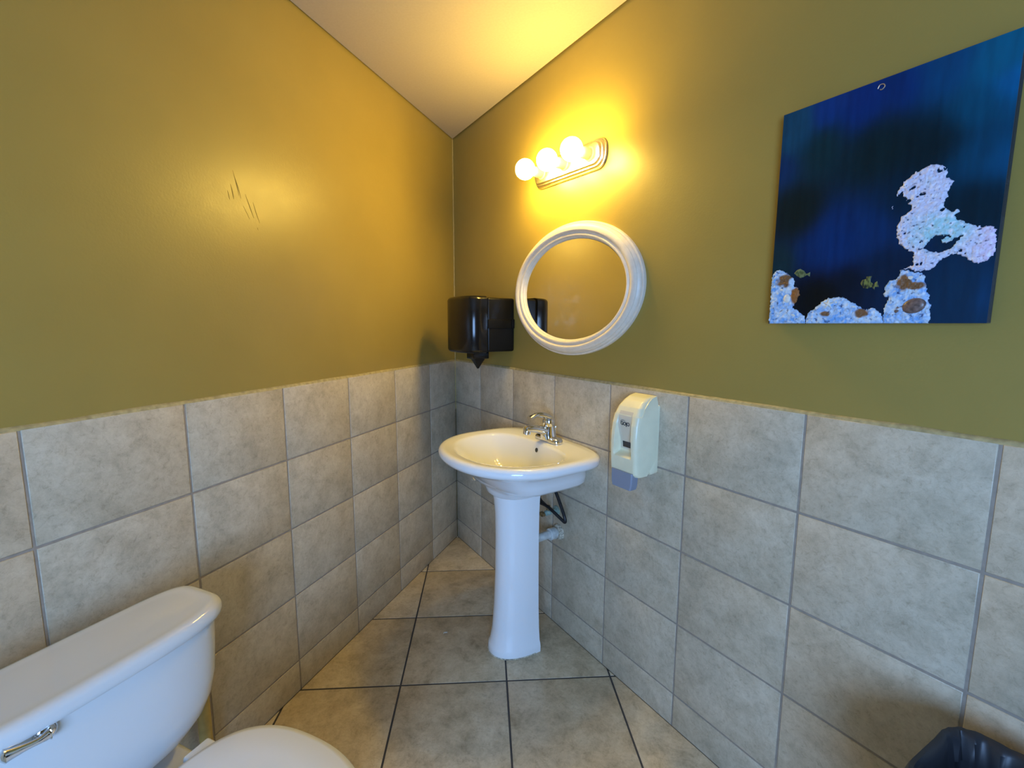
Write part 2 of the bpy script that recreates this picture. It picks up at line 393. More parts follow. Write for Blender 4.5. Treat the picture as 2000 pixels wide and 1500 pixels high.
g.loft(rings); g.lathe([(.013,-.010), (.015,-.007), (.015,.019), (.012,.021)], 24, AX((0,.15,-1), (0,FY+.110,DZ+.059))); g.out('spout', M_chrome, faucet, smooth=50)
g = G(); g.lathe([(.024,0), (.0265,.008), (.0265,.022), (.023,.034), (.014,.042), (0,.045)], 28, Matrix.Translation((0,FY,DZ+.062)))
sp = smooth_path([Vector(p) for p in ((0,FY+.0,DZ+.098), (0,FY+.03,DZ+.110), (0,FY+.065,DZ+.113), (0,FY+.10,DZ+.104))], 6); rings = []
for i, p in enumerate(sp):
    t = i/(len(sp)-1); wx = .022-.012*min(1, t*1.6)+.007*max(0, t-.62)/.38; hz = .015-.007*t
    rings.append([(wx*cos(2*pi*j/20), p.y, p.z+hz*sin(2*pi*j/20)) for j in range(20)])
g.loft(rings); g.out('handle', M_chrome, faucet, smooth=50)
g = G(); g.lathe([(.0025,0), (.0025,.045), (.005,.047), (.006,.052), (.004,.058), (0,.059)], 14, Matrix.Translation((0,FY-.036,DZ))); g.out('lift_rod', M_chrome, faucet)

# plumbing behind the pedestal
dp = thing('drain_pipe', 'white plastic drain pipe running from sink pedestal into the tiled wall', 'pipe', rloc(1.032, 0, .447), RW)
g = G(); g.tube([(-.005,.15,-.075), (-.006,.15,-.035), (-.006,.13,-.006), (-.006,.095,.0), (-.006,.0,.0)], .0175, 20, 6); g.out('pipe', M_pvc, dp)
g = G(); g.lathe([(.018,0), (.025,0), (.026,.004), (.026,.030), (.022,.034), (.018,.034)], 20, AX((0,1,0), (-.006,.022,0))); g.out('slip_nut', M_pvc, dp)
g = G(); 
pr = [(.020,0), (.036,.0), (.034,.007), (.028,.012), (.020,.014)]
rings = [[(r*(1+.16*noise.noise(Vector((cos(t*2*pi/26)*3, sin(t*2*pi/26)*3, k))))*cos(t*2*pi/26), r*(1+.16*noise.noise(Vector((cos(t*2*pi/26)*3, sin(t*2*pi/26)*3, k))))*sin(t*2*pi/26), z) for t in range(26)] for k, (r, z) in enumerate(pr)]
g.loft(rings, mtx=AX((0,1,0), (-.006,.0,0))); g.out('wall_plaster', M_plaster, dp)
def valve(a, z, label, name='shutoff_valve', tipm=M_brass, L=0):
    v = thing(name, label, 'valve', rloc(a, 0, z), RW, 'shutoff valves under the sink')
    g = G(); g.lathe([(0,0), (.022,0), (.021,.004), (.010,.007), (.009,.007), (0,.007)], 22, AX((0,1,0))); g.out('wall_flange', M_verdi, v)
    g = G(); g.lathe([(.0075,.004), (.0075,.035+L), (.012,.037+L), (.012,.060+L), (.008,.063+L), (.006,.075+L)], 18, AX((0,1,0))); g.out('stub_pipe', M_verdi, v)
    g = G(); g.lathe([(.006,0), (.007,.004), (.007,.014), (.010,.016), (.010,.026), (.004,.028)], 14, AX((0,0,1), (0,.048+L,.006))); g.out('outlet_nut', M_brass, v)
    g = G(); g.loft([sup(.017,.010,.010,2,2,0,0,zz,20) for zz in (.074+L,.079+L,.085+L)], mtx=AX((0,1,0))); g.out('valve_handle', tipm, v)
    return v
valve(1.02, .54, 'corroded brass shutoff valve on the wall right of the sink pedestal')
valve(.495, .552, 'small cream-tipped shutoff valve peeking out under left edge of the sink basin', tipm=M_plaster, L=.06)
g = G(); g.tube([(.055,.10,.700), (.040,.10,.64), (.035,.10,.60), (.02,.10,.600), (-.03,.10,.603), (-.075,.10,.595), (-.115,.09,.575), (-.138,.085,.567), (-.132,.085,.592), (-.085,.08,.65), (-.055,.08,.69), (-.05,.08,.722)], .0068, 12, 7)
g.out('supply_hose', M_rubber, sink)['label'] = 'black rubber supply hose looping down'
g = G(); g.tube([(.025,.11,.70), (.026,.095,.62), (.026,.060,.578)], .0062, 12, 6)
g.out('supply_hose', M_rubber, sink)['label'] = 'short straight black supply hose'

# ------------------------------------------------------------ towel dispenser
tw = thing('paper_towel_dispenser', 'black plastic paper towel dispenser on the right wall near the corner', 'towel dispenser', rloc(.52, -tl+.0015, 1.222), RW)
g = G(); g.box(-.138, .138, 0, .150, .006, .262, .010, 3); g.out('back_housing', M_black2, tw)
rings = []
def tr(ins, z): return [(x, .154+max(0, y), z) for x, y, _ in sup(.141-ins, .108-ins, .001, 3.0, 2, 0, 0, 0, 72)]
for ins, z in ((.022,0), (.010,.002), (.003,.008), (0,.016), (0,.13), (0,.252), (.003,.260), (.010,.267), (.024,.270)): rings.append(tr(ins, z))
g = G(); g.loft(rings); cover = g.out('cover', M_black, tw, smooth=45)
g = G(); g.box(-.1425, -.136, .02, .150, .118, .160, .002); g.box(-.146, -.138, .004, .02, .118, .162, .003); g.out('side_latch', M_black2, tw)
g = G(); g.lathe([(0,0), (.020,0), (.024,.003), (.024,.012), (.018,.017), (0,.018)], 24, AX((1,.35,0), (.122,.205,.138)) @ Matrix.Scale(1.35, 4, (0,0,1))); g.out('lock_knob', M_black, tw)
g = G(); g.box(-.036, .036, .085, .175, -.034, .004, .004)
g.out('nozzle_base', M_black, tw)
g = G(); g.loft([[(x*s, .13+y*s, z) for x, y in ((-.022,-.03), (.022,-.03), (.022,.03), (-.022,.03))] for s, z in ((1,-.033), (.55,-.058), (.12,-.084))]); g.out('nozzle_tip', M_black, tw, smooth=0)
g = G(); g.box(-.040, -.030, .148, .160, .268, .273, .001); g.box(-.132, -.04, .150, .1545, .012, .255); g.out('seam', M_black2, cover)

# ------------------------------------------------------------ oval mirror
mi = thing('oval_mirror', 'oval wall mirror in a stepped white frame above the sink', 'mirror', rloc(1.078, -tl, 1.497), RW)
prof = [(.0,0), (.0,.010), (.0015,.0125), (.007,.0135), (.009,.0125), (.0095,.0165), (.011,.019), (.017,.0245), (.0175,.0275), (.024,.032), (.033,.0345), (.041,.0335), (.0465,.030), (.0475,.0245), (.0495,.0235), (.0555,.0225), (.057,.0255), (.0605,.0285), (.066,.0275), (.068,.0235), (.0685,.019), (.0735,.0165), (.0765,.012), (.079,.005)]
AXO, AZO = .392, .264
rings = [[((AXO-o*.98)*cos(2*pi*j/128), h, (AZO-o*.84)*sin(2*pi*j/128)) for j in range(128)] for o, h in prof]
g = G(); g.loft(rings, True, False); g.out('frame', M_frame, mi, smooth=28)
g = G(); g.loft([[((AXO-.077)*cos(2*pi*j/128), h, (AZO-.066)*sin(2*pi*j/128)) for j in range(128)] for h in (.005, .0105)]); g.out('mirror_glass', M_mirror, mi, smooth=0)

# ------------------------------------------------------------ vanity light
va = thing('vanity_light', 'three-globe vanity light bar with nickel backplate above the mirror', 'light', rloc(1.052, -tl, 1.986), RW); va.rotation_euler[1] = R(-2.2)
def stz(hw, hh, y, n=64):
    r = []
    for j in range(n):
        t = 2*pi*(j+.5)/n; c, q = cos(t), sin(t); r.append(((hw-hh)*(1 if c > 0 else -1)+hh*math.copysign(abs(c)**.8, c), y, hh*math.copysign(abs(q)**.8, q)))
    return r
g = G(); g.loft([stz(.217,.054,0), stz(.218,.055,.004), stz(.216,.053,.009), stz(.212,.049,.010), stz(.211,.048,.015), stz(.208,.045,.018), stz(.203,.040,.019), stz(.202,.039,.024), stz(.199,.036,.027), stz(.193,.030,.028)])
g.out('backplate', M_nickel, va, smooth=30)
for k, x in enumerate((.143, -.006, -.152)):
    g = G(); g.lathe([(.026,.027), (.026,.030), (.0205,.034), (.0205,.062), (.0185,.068), (.0165,.072)], 28, AX((0,1,0), (x,0,0))); so = g.out('socket', M_socket, va)
    g = G(); pr = [(.0150,.066), (.017,.072)]
    for i in range(3, 24):
        t = pi*i/24; pr.append((.0405*sin(t), .115-.0405*cos(t)))
    pr.append((.002, .1555))
    g.lathe(pr, 36, AX((0,1,0), (x,0,0))); b = g.out('bulb', M_bulb, va, smooth=60); b['label'] = 'lit round globe bulb'

# ------------------------------------------------------------ soap dispenser
so = thing('soap_dispenser', 'cream plastic wall soap dispenser right of the sink', 'soap dispenser', rloc(1.500, 0, .862), RW)
g = G(); pf = [(0,.0), (.030,-.002), (.036,.004), (.033,.030), (.026,.055), (.021,.075), (.021,.200), (.012,.225), (.0,.232)]
HWS = .0565
def sec(x, s): return [(x, y*s if y > .001 else 0, .128+(z-.128)*(1-(1-s)*.25)) for y, z in pf]
g.loft([sec(-HWS, .8), sec(-HWS+.002, .95), sec(-HWS+.006, 1), sec(HWS-.006, 1), sec(HWS-.002, .95), sec(HWS, .8)]); g.out('back_plate', M_cream, so, smooth=35)
PZ = [(0,.098), (.008,.106), (.03,.1085), (.08,.112), (.13,.112), (.17,.108), (.20,.100), (.225,.086), (.245,.064), (.256,.045), (.262,.021)]
def pz(z):
    for (a, b), (c, d) in zip(PZ, PZ[1:]):
        if z <= c: return b+(d-b)*(z-a)/(c-a)
    return PZ[-1][1]
def sst(a, b, x):
    t = max(0, min(1, (x-a)/(b-a))); return t*t*(3-2*t)
def fsurf(x, z):
    hw = .0605-.004*sst(.1, .262, z); d = max(0, abs(x)-(hw-.016))/.016
    y = pz(z); y -= .016*(1-sqrt(max(0, 1-min(1, d)**2)))
    # finger recess, deepening downwards and ending in a ledge
    rw_ = .030+.006*sst(.19, .06, z)
    m = sst(rw_+.003, rw_-.003, abs(x)); k = (1-sst(.085, .215, z))*sst(.058, .075, z)
    return y-.028*m*k
NX, NZ = 64, 120; v = []; f = []
for j in range(NZ+1):
    z = .262*j/NZ; hw = .0605-.004*sst(.1, .262, z)
    if z > .20: hw -= .010*((z-.20)/.062)**2
    yb = .006+(.048*(1-z/.062) if z < .062 else 0)
    row = [(-hw, min(yb, pz(z)), z)]
    for i in range(NX+1):
        x = -hw+2*hw*i/NX; row.append((x, max(yb, fsurf(x*.0605/hw if z > .2 else x, z)), z))
    row.append((hw, min(yb, pz(z)), z)); v += row
n = NX+3
for j in range(NZ):
    for i in range(n-1): f.append((j*n+i, j*n+i+1, (j+1)*n+i+1, (j+1)*n+i))
    f.append((j*n+n-1, j*n, (j+1)*n, (j+1)*n+n-1))
f.append(tuple(range(n))); f.append(tuple(NZ*n+i for i in range(n)))
co = mk('cover', v, f, M_cream, so, smooth=38)
# beige panel inside the recess, smoked level window, lettering
def patch(x0, x1, z0, z1, off, nx=10, nz=14, taper=0):
    g = G(); A = []; B = []
    for j in range(nz+1):
        z = z0+(z1-z0)*j/nz; k = 1+taper*j/nz
        for i in range(nx+1):
            x = (x0+(x1-x0)*i/nx)*k; y = fsurf(x, z); A.append((x, y+off, z)); B.append((x, y-.002, z))
    n = nx+1; fa = [(j*n+i, j*n+i+1, (j+1)*n+i+1, (j+1)*n+i) for j in range(nz) for i in range(nx)]
    N = len(A); fb = [tuple(q+N for q in q4) for q4 in fa]
    rim = [i for i in range(nx+1)]+[j*n+nx for j in range(1, nz+1)]+[nz*n+i for i in range(nx-1, -1, -1)]+[j*n for j in range(nz-1, 0, -1)]
    fc_ = [(rim[k], rim[(k+1) % len(rim)], rim[(k+1) % len(rim)]+N, rim[k]+N) for k in range(len(rim))]
    g.add(A+B, fa+fb+fc_); return g
patch(-.0315, .0315, .082, .212, .0004, taper=-.1).out('front_panel', M_recess, so)
patch(-.028, .020, .088, .108, .0016, 6, 4).out('level_window', M_smoke, so)
cu = bpy.data.curves.new('lettering', 'FONT'); cu.body = 'GOJO'; cu.size = .0165; cu.align_x = 'CENTER'; cu.align_y = 'CENTER'; cu.extrude = .0003; cu.offset = .0005; cu.space_character = .92
tmp = bpy.data.objects.new('tmp', cu); COL.objects.link(tmp); dg = bpy.context.evaluated_depsgraph_get()
me = bpy.data.meshes.new_from_object(tmp.evaluated_get(dg)); bpy.data.objects.remove(tmp)
LZ = .170
for q in me.vertices:
    x, z = q.co.x, q.co.y
    q.co = Vector((-x*.95, fsurf(0, LZ+z)+.0009+q.co.z, LZ+z))
me.materials.append(M_ink); le = bpy.data.objects.new('lettering', me); COL.objects.link(le); le.parent = so
g = G(); g.tube([(.019,fsurf(0,LZ+.004)+.0014,LZ+.004), (.018,fsurf(0,LZ+.008)+.0014,LZ+.0085), (.010,fsurf(0,LZ+.011)+.0014,LZ+.0115), (-.002,fsurf(0,LZ+.010)+.0014,LZ+.0100)], [.0004,.0008,.0008,.0003], 6, 6); g.out('logo_arc', M_ink, so)
g = G(); g.loft([[(x*s, y, z) for x, y in ((-.047,.082), (.047,.082), (.047,.108), (.043,.112), (-.043,.112), (-.047,.108))] for s, z in ((.86,-.046), (.96,-.030), (1,.002), (1,.012))]); g.out('push_lever', M_lever, so)
g = G(); g.loft([sup(.014,.014,.014,2,2,0,.062,z,18) for z in (-.008, .02)]+[]); g.lathe([(.003,-.016), (.006,-.012), (.008,-.006)], 16, Matrix.Translation((0,.062,0))); g.out('nozzle', M_cream, so)

# ------------------------------------------------------------ painting
A0, Z0P, WP, HP = 1.902, 1.361, .397, .501
pt = thing('canvas_painting', 'unframed blue underwater painting with raised pale coral on the right wall', 'painting', rloc(A0, -tl, Z0P), RW)
CT = .030                                   # canvas face distance from the wall paint
g = G(); g.box(-WP, 0, .003, CT-.0006, 0, HP, .0015, 2); g.out('stretcher', M_wood, pt)
BL = [(.03,.457,.05,(16,52,84)), (.166,.462,.05,(0,34,98)), (.10,.475,.035,(8,40,105)), (.299,.479,.05,(0,52,100)), (.377,.469,.05,(0,70,110)), (.197,.367,.07,(6,26,36)), (.281,.341,.06,(2,22,34)), (.359,.299,.05,(0,50,86)),
      (.387,.291,.03,(0,60,108)), (.15,.179,.06,(0,34,90)), (.208,.193,.06,(0,34,84)), (.055,.267,.045,(10,22,28)), (.117,.064,.05,(4,8,14)), (.251,.25,.06,(0,26,48)), (.352,.226,.05,(0,26,44)), (.354,.052,.05,(0,34,66)),
      (.392,.05,.03,(0,42,84)), (.007,.376,.03,(6,34,76)), (.233,.124,.05,(0,22,50)), (.014,.148,.03,(14,34,48)), (.347,.394,.04,(0,56,92)), (.097,.40,.05,(8,34,46)), (.237,.467,.04,(0,34,92)), (.17,.10,.04,(2,12,28)), (.392,.42,.03,(0,72,130))]
BLL = [(s, t, r, lin((c[0]*.75, c[1]*1.22, c[2]*1.08))) for s, t, r, c in BL]
def bgcol(s, t):
    W = 1e-9; c = [0, 0, 0]; s2 = s+.008*noise.noise(Vector((s*20, t*8, 1))); 
    for bs_, bt, r, cc in BLL:
        d2 = ((s2-bs_)**2+((t-bt)*.9)**2)/(r*r); w_ = 1/(d2+.55)**2.6
        W += w_
        for k in range(3): c[k] += cc[k]*w_
    st = 1+.22*noise.noise(Vector((s*90, t*7, 3)))+.1*noise.noise(Vector((s*260, t*40, 5)))
    return [max(0, q/W*st) for q in c]
def vmat(name, rough, bumpd=0, coat=0):
    m = mat(name, rough=rough, coat=coat); a = nd(m, 'ShaderNodeVertexColor', layer_name='paint'); lk(m, a.outputs[0], bs(m).inputs['Base Color'])
    if bumpd:
        tc = nd(m, 'ShaderNodeTexCoord'); n = nd(m, 'ShaderNodeTexNoise', Scale=400.0, Detail=4); lk(m, tc.outputs['Object'], n.inputs['Vector']); bump(m, n.outputs['Fac'], bumpd, .001)
    return m
M_art = vmat('varnished_sea_paint', .25, .12, .0); M_rel = vmat('impasto_paint', .55, .5); M_fish = vmat('fish_paint', .5); bs(M_art).inputs['Specular IOR Level'].default_value = .28
def paint_mesh(name, v, f, cols, m, smooth=60):
    o = mk(name, v, f, m, pt, smooth=smooth)
    ca = o.data.color_attributes.new('paint', 'FLOAT_COLOR', 'POINT')
    for i, c in enumerate(cols): ca.data[i].color = (*c, 1)
    return o
NA, NB = 120, 150; v = []; cl = []
for j in range(NB+1):
    for i in range(NA+1):
        s, t = WP*i/NA, HP*j/NB; v.append((-s, CT-.0004, t)); cl.append(bgcol(s, t))
nn = NA+1; f = [(j*nn+i, j*nn+i+1, (j+1)*nn+i+1, (j+1)*nn+i) for j in range(NB) for i in range(NA)]
rim = [i for i in range(NA+1)]+[j*nn+NA for j in range(1, NB+1)]+[NB*nn+i for i in range(NA-1, -1, -1)]+[j*nn for j in range(NB-1, 0, -1)]
N = len(v); 
for q in rim: v.append((v[q][0], .004, v[q][2])); cl.append([c*1.1+.003 for c in cl[q]])
for k in range(len(rim)): f.append((rim[k], rim[(k+1) % len(rim)], N+(k+1) % len(rim), N+k))
paint_mesh('canvas', v, f, cl, M_art, smooth=30)
CORAL = [(.297,.306),(.309,.301),(.315,.293),(.317,.285),(.315,.276),(.321,.273),(.329,.267),(.324,.258),(.322,.251),(.323,.242),(.318,.232),(.318,.224),(.323,.216),(.329,.211),(.336,.215),(.342,.21),(.336,.205),(.338,.196),(.35,.188),(.362,.182),(.373,.176),(.392,.173),(.394,.162),(.396,.137),(.395,.121),(.388,.114),(.377,.109),(.369,.111),(.358,.121),(.343,.131),(.332,.129),(.322,.121),(.312,.108),(.305,.102),(.294,.102),(.272,.109),(.259,.11),(.273,.114),(.279,.117),(.28,.126),(.278,.135),(.28,.141),(.262,.151),(.252,.164),(.247,.181),(.247,.2),(.253,.217),(.263,.224),(.269,.227),(.268,.233),(.256,.247),(.261,.25),(.251,.256),(.252,.264),(.243,.26),(.24,.252),(.238,.231),(.235,.234),(.238,.243),(.24,.254),(.242,.269),(.25,.283),(.262,.294),(.276,.302),(.288,.306)]
HOLE = [(.294,.148),(.298,.155),(.303,.161),(.309,.168),(.318,.17),(.332,.166),(.317,.162),(.326,.152),(.339,.158),(.355,.167),(.347,.161),(.339,.151),(.334,.144),(.324,.137),(.312,.138),(.303,.142)]
ROCK1 = [(.001,0),(0,.035),(0,.069),(0,.114),(.005,.129),(.018,.133),(.036,.124),(.051,.111),(.057,.1),(.055,.092),(.068,.08),(.07,.07),(.065,.055),(.058,.042),(.056,.038),(.066,.033),(.077,.024),(.085,.018),(.089,0)]
ROCK2 = [(.088,0),(.088,.013),(.094,.028),(.107,.038),(.116,.048),(.13,.057),(.148,.06),(.163,.058),(.174,.052),(.186,.044),(.201,.033),(.208,.029),(.215,.035),(.225,.031),(.232,.025),(.238,.017),(.241,0)]
ROCK3 = [(.239,0),(.239,.017),(.239,.032),(.244,.045),(.245,.053),(.237,.059),(.238,.079),(.245,.09),(.257,.094),(.26,.101),(.261,.11),(.278,.105),(.293,.102),(.301,.096),(.304,.08),(.307,.062),(.313,.055),(.311,.044),(.316,.037),(.315,.027),(.318,.012),(.315,0)]
FISH1 = [(.052,.121),(.058,.128),(.066,.131),(.075,.126),(.081,.118),(.089,.121),(.089,.11),(.082,.114),(.076,.11),(.068,.108),(.059,.114)]
FISH2 = [(.192,.086),(.195,.094),(.202,.096),(.202,.101),(.213,.101),(.211,.09),(.217,.084),(.223,.091),(.228,.076),(.22,.077),(.22,.07),(.214,.077),(.207,.074),(.199,.076)]
def inside(p, x, y):
    r = False; j = len(p)-1
    for i in range(len(p)):
        if (p[i][1] > y) != (p[j][1] > y) and x < (p[j][0]-p[i][0])*(y-p[i][1])/(p[j][1]-p[i][1])+p[i][0]: r = not r
        j = i
    return r
def edist(p, x, y):
    m = 9
    for i in range(len(p)):
        ax, ay = p[i]; bx, by = p[(i+1) % len(p)]; dx, dy = bx-ax, by-ay; L = dx*dx+dy*dy+1e-12
        t = max(0, min(1, ((x-ax)*dx+(y-ay)*dy)/L)); m = min(m, (ax+dx*t-x)**2+(ay+dy*t-y)**2)
    return sqrt(m)
def relief(name, poly, colf, h0, holes=(), step=.0010, gap=.0, jag=.0032):
    xs = [p[0] for p in poly]; ys = [p[1] for p in poly]; x0, y0 = min(xs)-.004, min(ys); nx = int((max(xs)+.004-x0)/step)+1; ny = int((max(ys)+.004-y0)/step)+1
    idx = {}; v = []; cl = []; f = []
    def dist(x, y):
        xx = x+jag*noise.noise(Vector((x*170, y*170, 2))); yy = y+jag*noise.noise(Vector((x*170, y*170, 9)))
        if yy < .0012 and y >= 0: yy = .0012
        if not inside(poly, xx, yy): return -1
        for h in holes:
            if inside(h, xx, yy): return -1
        n = noise.noise(Vector((x*48+y*20, y*95-x*30, 4)))+.45*noise.noise(Vector((x*170, y*240, 7)))
        if gap and n < -gap: return -1
        return min(edist(poly, xx, yy), .02)
    D = {}
    for j in range(ny):
        for i in range(nx):
            x, y = x0+i*step, y0+j*step
            if 0 <= x <= WP and 0 <= y <= HP:
                d = dist(x, y)
                if d >= 0: D[(i, j)] = d
    def vid(i, j):
        if (i, j) in idx: return idx[(i, j)]
        x, y = x0+i*step, y0+j*step; d = D[(i, j)]; r = noise.noise(Vector((x*120, y*150, 0)))+.6*noise.noise(Vector((x*330, y*330, 5)))
        edge = sum(1 for a in (-1, 0, 1) for b in (-1, 0, 1) if (i+a, j+b) in D) < 9
        y_ = CT-.0002 if edge else CT+h0*(.45+.55*min(1, d/.008))+h0*.5*r
        v.append((-x, max(y_, CT-.0002), y)); cl.append(colf(x, y, r)); idx[(i, j)] = len(v)-1; return idx[(i, j)]
    for (i, j) in D:
        if (i+1, j) in D and (i, j+1) in D and (i+1, j+1) in D: f.append((vid(i, j), vid(i+1, j), vid(i+1, j+1), vid(i, j+1)))
    return paint_mesh(name, v, f, cl, M_rel)
def mx(a, b, t): t = max(0, min(1, t)); return [a[k]*(1-t)+b[k]*t for k in range(3)]
LAV = lin((205,205,228)); AQ = lin((165,208,218)); PK = lin((218,200,226)); DK = lin((38,50,86))
def coralc(x, y, r):
    c = mx(LAV, AQ, 1.6*math.exp(-(((x-.32)/.04)**2+((y-.178)/.03)**2))+.3*noise.noise(Vector((x*60, y*60, 1)))); c = mx(c, PK, (x-.36)/.03)
    c = mx(c, lin((238,238,248)), 1.2*noise.noise(Vector((x*140, y*140, 77)))); d = noise.noise(Vector((x*150+y*110, y*190-x*70, 11)))+.5*noise.noise(Vector((x*520, y*430, 12))); return mx(c, DK, (d-.33)*2.6) if d > .33 else c
BLU = lin((110,165,225)); PAL = lin((190,210,228)); BRN = lin((120,84,52)); OCH = lin((150,92,40)); DB = lin((40,70,120))
def rockc(bl):
    def f(x, y, r):
        t = .5+1.1*noise.noise(Vector((x*55, y*55, 21))); c = mx(BLU, PAL, t+.25*r)
        c = mx(c, lin((225,232,238)), 1.3*noise.noise(Vector((x*150, y*150, 61)))); d = noise.noise(Vector((x*120, y*140, 31)))+.5*noise.noise(Vector((x*480, y*480, 32)))
        if d > .32: c = mx(c, DB, (d-.32)*2.6)
        for bx, by, rx, ry, cc in bl:
            q = ((x-bx)/rx)**2+((y-by)/ry)**2+.5*noise.noise(Vector((x*120, y*120, 41)))
            if q < 1.2: c = mx(c, cc, (1.2-q)*1.6)
        return c
    return f
relief('coral_relief', CORAL, coralc, .0034, (HOLE,), gap=.60)
relief('rock_relief', ROCK1, rockc([(.036,.105,.022,.016,BRN), (.062,.066,.011,.024,OCH), (.055,.10,.012,.012,PAL)]), .0035)
relief('rock_relief', ROCK2, rockc([(.20,.022,.013,.010,BRN), (.13,.022,.012,.006,BRN), (.13,.052,.02,.006,PAL)]), .0035)
relief('rock_relief', ROCK3, rockc([(.270,.082,.014,.016,BRN), (.290,.075,.016,.008,BRN)]), .0035)
def flat(name, poly, col, col2, h):
    step = .0009; xs = [p[0] for p in poly]; ys = [p[1] for p in poly]; D = {}; v = []; cl = []; f = []; idx = {}
    nx = int((max(xs)-min(xs))/step)+2; ny = int((max(ys)-min(ys))/step)+2
    for j in range(ny):
        for i in range(nx):
            x, y = min(xs)+i*step, min(ys)+j*step
            if inside(poly, x, y): D[(i, j)] = (x, y)
    def vid(k):
        if k not in idx:
            x, y = D[k]; e = sum(1 for a in (-1, 0, 1) for b in (-1, 0, 1) if (k[0]+a, k[1]+b) in D) < 9
            v.append((-x, CT-.0002+(0 if e else h), y)); idx[k] = len(v)-1
            cl.append(mx(col, col2, .5+1.6*noise.noise(Vector((x*260, y*120, 3)))))
        return idx[k]
    for k in D:
        i, j = k
        if (i+1, j) in D and (i, j+1) in D and (i+1, j+1) in D: f.append((vid(k), vid((i+1, j)), vid((i+1, j+1)), vid((i, j+1))))
    return paint_mesh(name, v, f, cl, M_fish)
flat('painted_fish', FISH1, lin((70,84,50)), lin((112,124,84)), .0008)
flat('painted_fish', FISH2, lin((120,125,62)), lin((14,26,30)), .0008)
M_shell = speckle(mat('white_shell', (.75,.74,.68), .35), 200, .85, 1.05, .2); M_clam = speckle(mat('brown_shell', (.15,.10,.085), .3), 160, .5, 1.5, .3)
for k, (s, t, rx, rz, rot, m) in enumerate([(.042,.061,.0085,.0105,0,M_shell), (.030,.082,.006,.0035,-.3,M_shell), (.019,.075,.0035,.0035,0,M_shell), (.060,.021,.006,.004,-.5,M_shell), (.280,.091,.0065,.004,0,M_shell), (.290,.035,.0195,.0150,.35,M_clam), (.263,.028,.004,.007,-.3,M_clam), (.158,.029,.0035,.003,0,M_shell), (.150,.048,.004,.003,.3,M_shell), (.185,.036,.004,.002,.2,M_shell)]):
    g = G(); rings = []
    for i in range(9):
        q = pi/2*i/8; rings.append([(-(s+(rx*cos(a)*cos(rot)-rz*sin(a)*sin(rot))*cos(q)), CT+.0012+.45*min(rx, rz)*sin(q)+.0015, t+(rx*cos(a)*sin(rot)+rz*sin(a)*cos(rot))*cos(q)) for a in [2*pi*j/24 for j in range(24)]])
    rings.insert(0, [(p[0], CT-.0005, p[2]) for p in rings[0]])
    rings[-1] = [(p[0]*.999+(-s)*.001, p[1], p[2]) for p in rings[-1]]
    o = g.loft(rings[:-1]+[[(-s+(p[0]+s)*.05, rings[-1][0][1], t+(p[2]-t)*.05) for p in rings[-2]]]).out('seashell', m, pt)
    if m is M_clam: o['label'] = 'brown clam shell' if rx > .01 else 'small reddish shell'
# starfish
g = G(); rim_ = []
for i in range(20):
    a = 2*pi*i/20+.3; r = (.013, .0065, .0042, .0065)[i % 4]; rim_.append((-(.136+r*cos(a)), r*sin(a)+.044))
g.loft([[(x, CT, z) for x, z in rim_], [(x, CT+.0045, z) for x, z in rim_], [(-.136+(x+.136)*.5, CT+.0070, .044+(z-.044)*.5) for x, z in rim_]]); g.out('starfish', M_shell, pt, smooth=50)
g = G(); g.tube([(-.190,CT+.0005,.484), (-.193,CT+.001,.490), (-.199,CT+.001,.490), (-.202,CT+.0005,.485), (-.198,CT+.001,.480), (-.194,CT+.001,.481)], .0011, 8, 5); g.out('wire_hook', M_nickel, pt)

# ------------------------------------------------------------ toilet
TR = R(-94); M_chi = speckle(mat('toilet_china', (.66, .68, .68), .10, coat=.35), 8, .99, 1.01, 0)
to = thing('toilet', 'white two-piece toilet with its tank against the left wall', 'toilet', (.090, -2.032, 0), TR)
TC = .118
def tk(hw, hf, hb, z, nf=3.2, nb=6): return sup(hw, hf, hb, nf, nb, 0, TC, z, 96)
g = G(); g.loft([tk(.07,0.038,.06,0.4252), tk(.12,0.052,.075,0.4304), tk(.165,0.066,.085,0.4452), tk(.197,0.074,.09,0.4713), tk(.217,0.079,.092,0.5061), tk(.228,0.082,.094,0.5539), tk(.233,0.084,.096,0.6240), tk(.236,0.086,.097,0.6960)], True, True)
tank = g.out('tank', M_chi, to, smooth=50)
g = G(); g.loft([tk(.236,0.087,.10,0.6880), tk(.246,0.096,.103,0.6870), tk(.250,0.099,.106,0.6920), tk(.251,0.100,.107,0.7000), tk(.250,0.099,.106,0.7090), tk(.246,0.096,.103,0.7160), tk(.239,0.090,.097,0.7205), tk(.228,0.081,.088,0.7225), tk(.22,0.076,.08,0.7215), tk(.20,0.064,.07,0.7220)]); g.out('tank_lid', M_chi, to, smooth=55)
g = G(); g.lathe([(0,0), (.013,0), (.016,.004), (.015,.010), (.009,.014), (0,.015)], 24, AX((0,1,0), (.088,TC+.080,.676)))
sp = smooth_path([Vector(p) for p in ((.086,TC+.094,.676), (.100,TC+.100,.677), (.122,TC+.098,.680), (.140,TC+.094,.682))], 6); rings = []
for i, p in enumerate(sp):
    t = i/(len(sp)-1); r = .0125-.0065*sin(pi*t**.8)-.001*t
    rings.append([(p.x, p.y+r*.8*cos(2*pi*j/18), p.z+r*1.1*sin(2*pi*j/18)) for j in range(18)])
rings.append([(sp[-1].x+.004, sp[-1].y+(p[1]-sp[-1].y)*.5, sp[-1].z+(p[2]-sp[-1].z)*.5) for p in rings[-1]])
g.loft(rings); g.out('flush_handle', M_chrome, tank, smooth=50)
BY = .455; CXB = -.055; BZ = .028
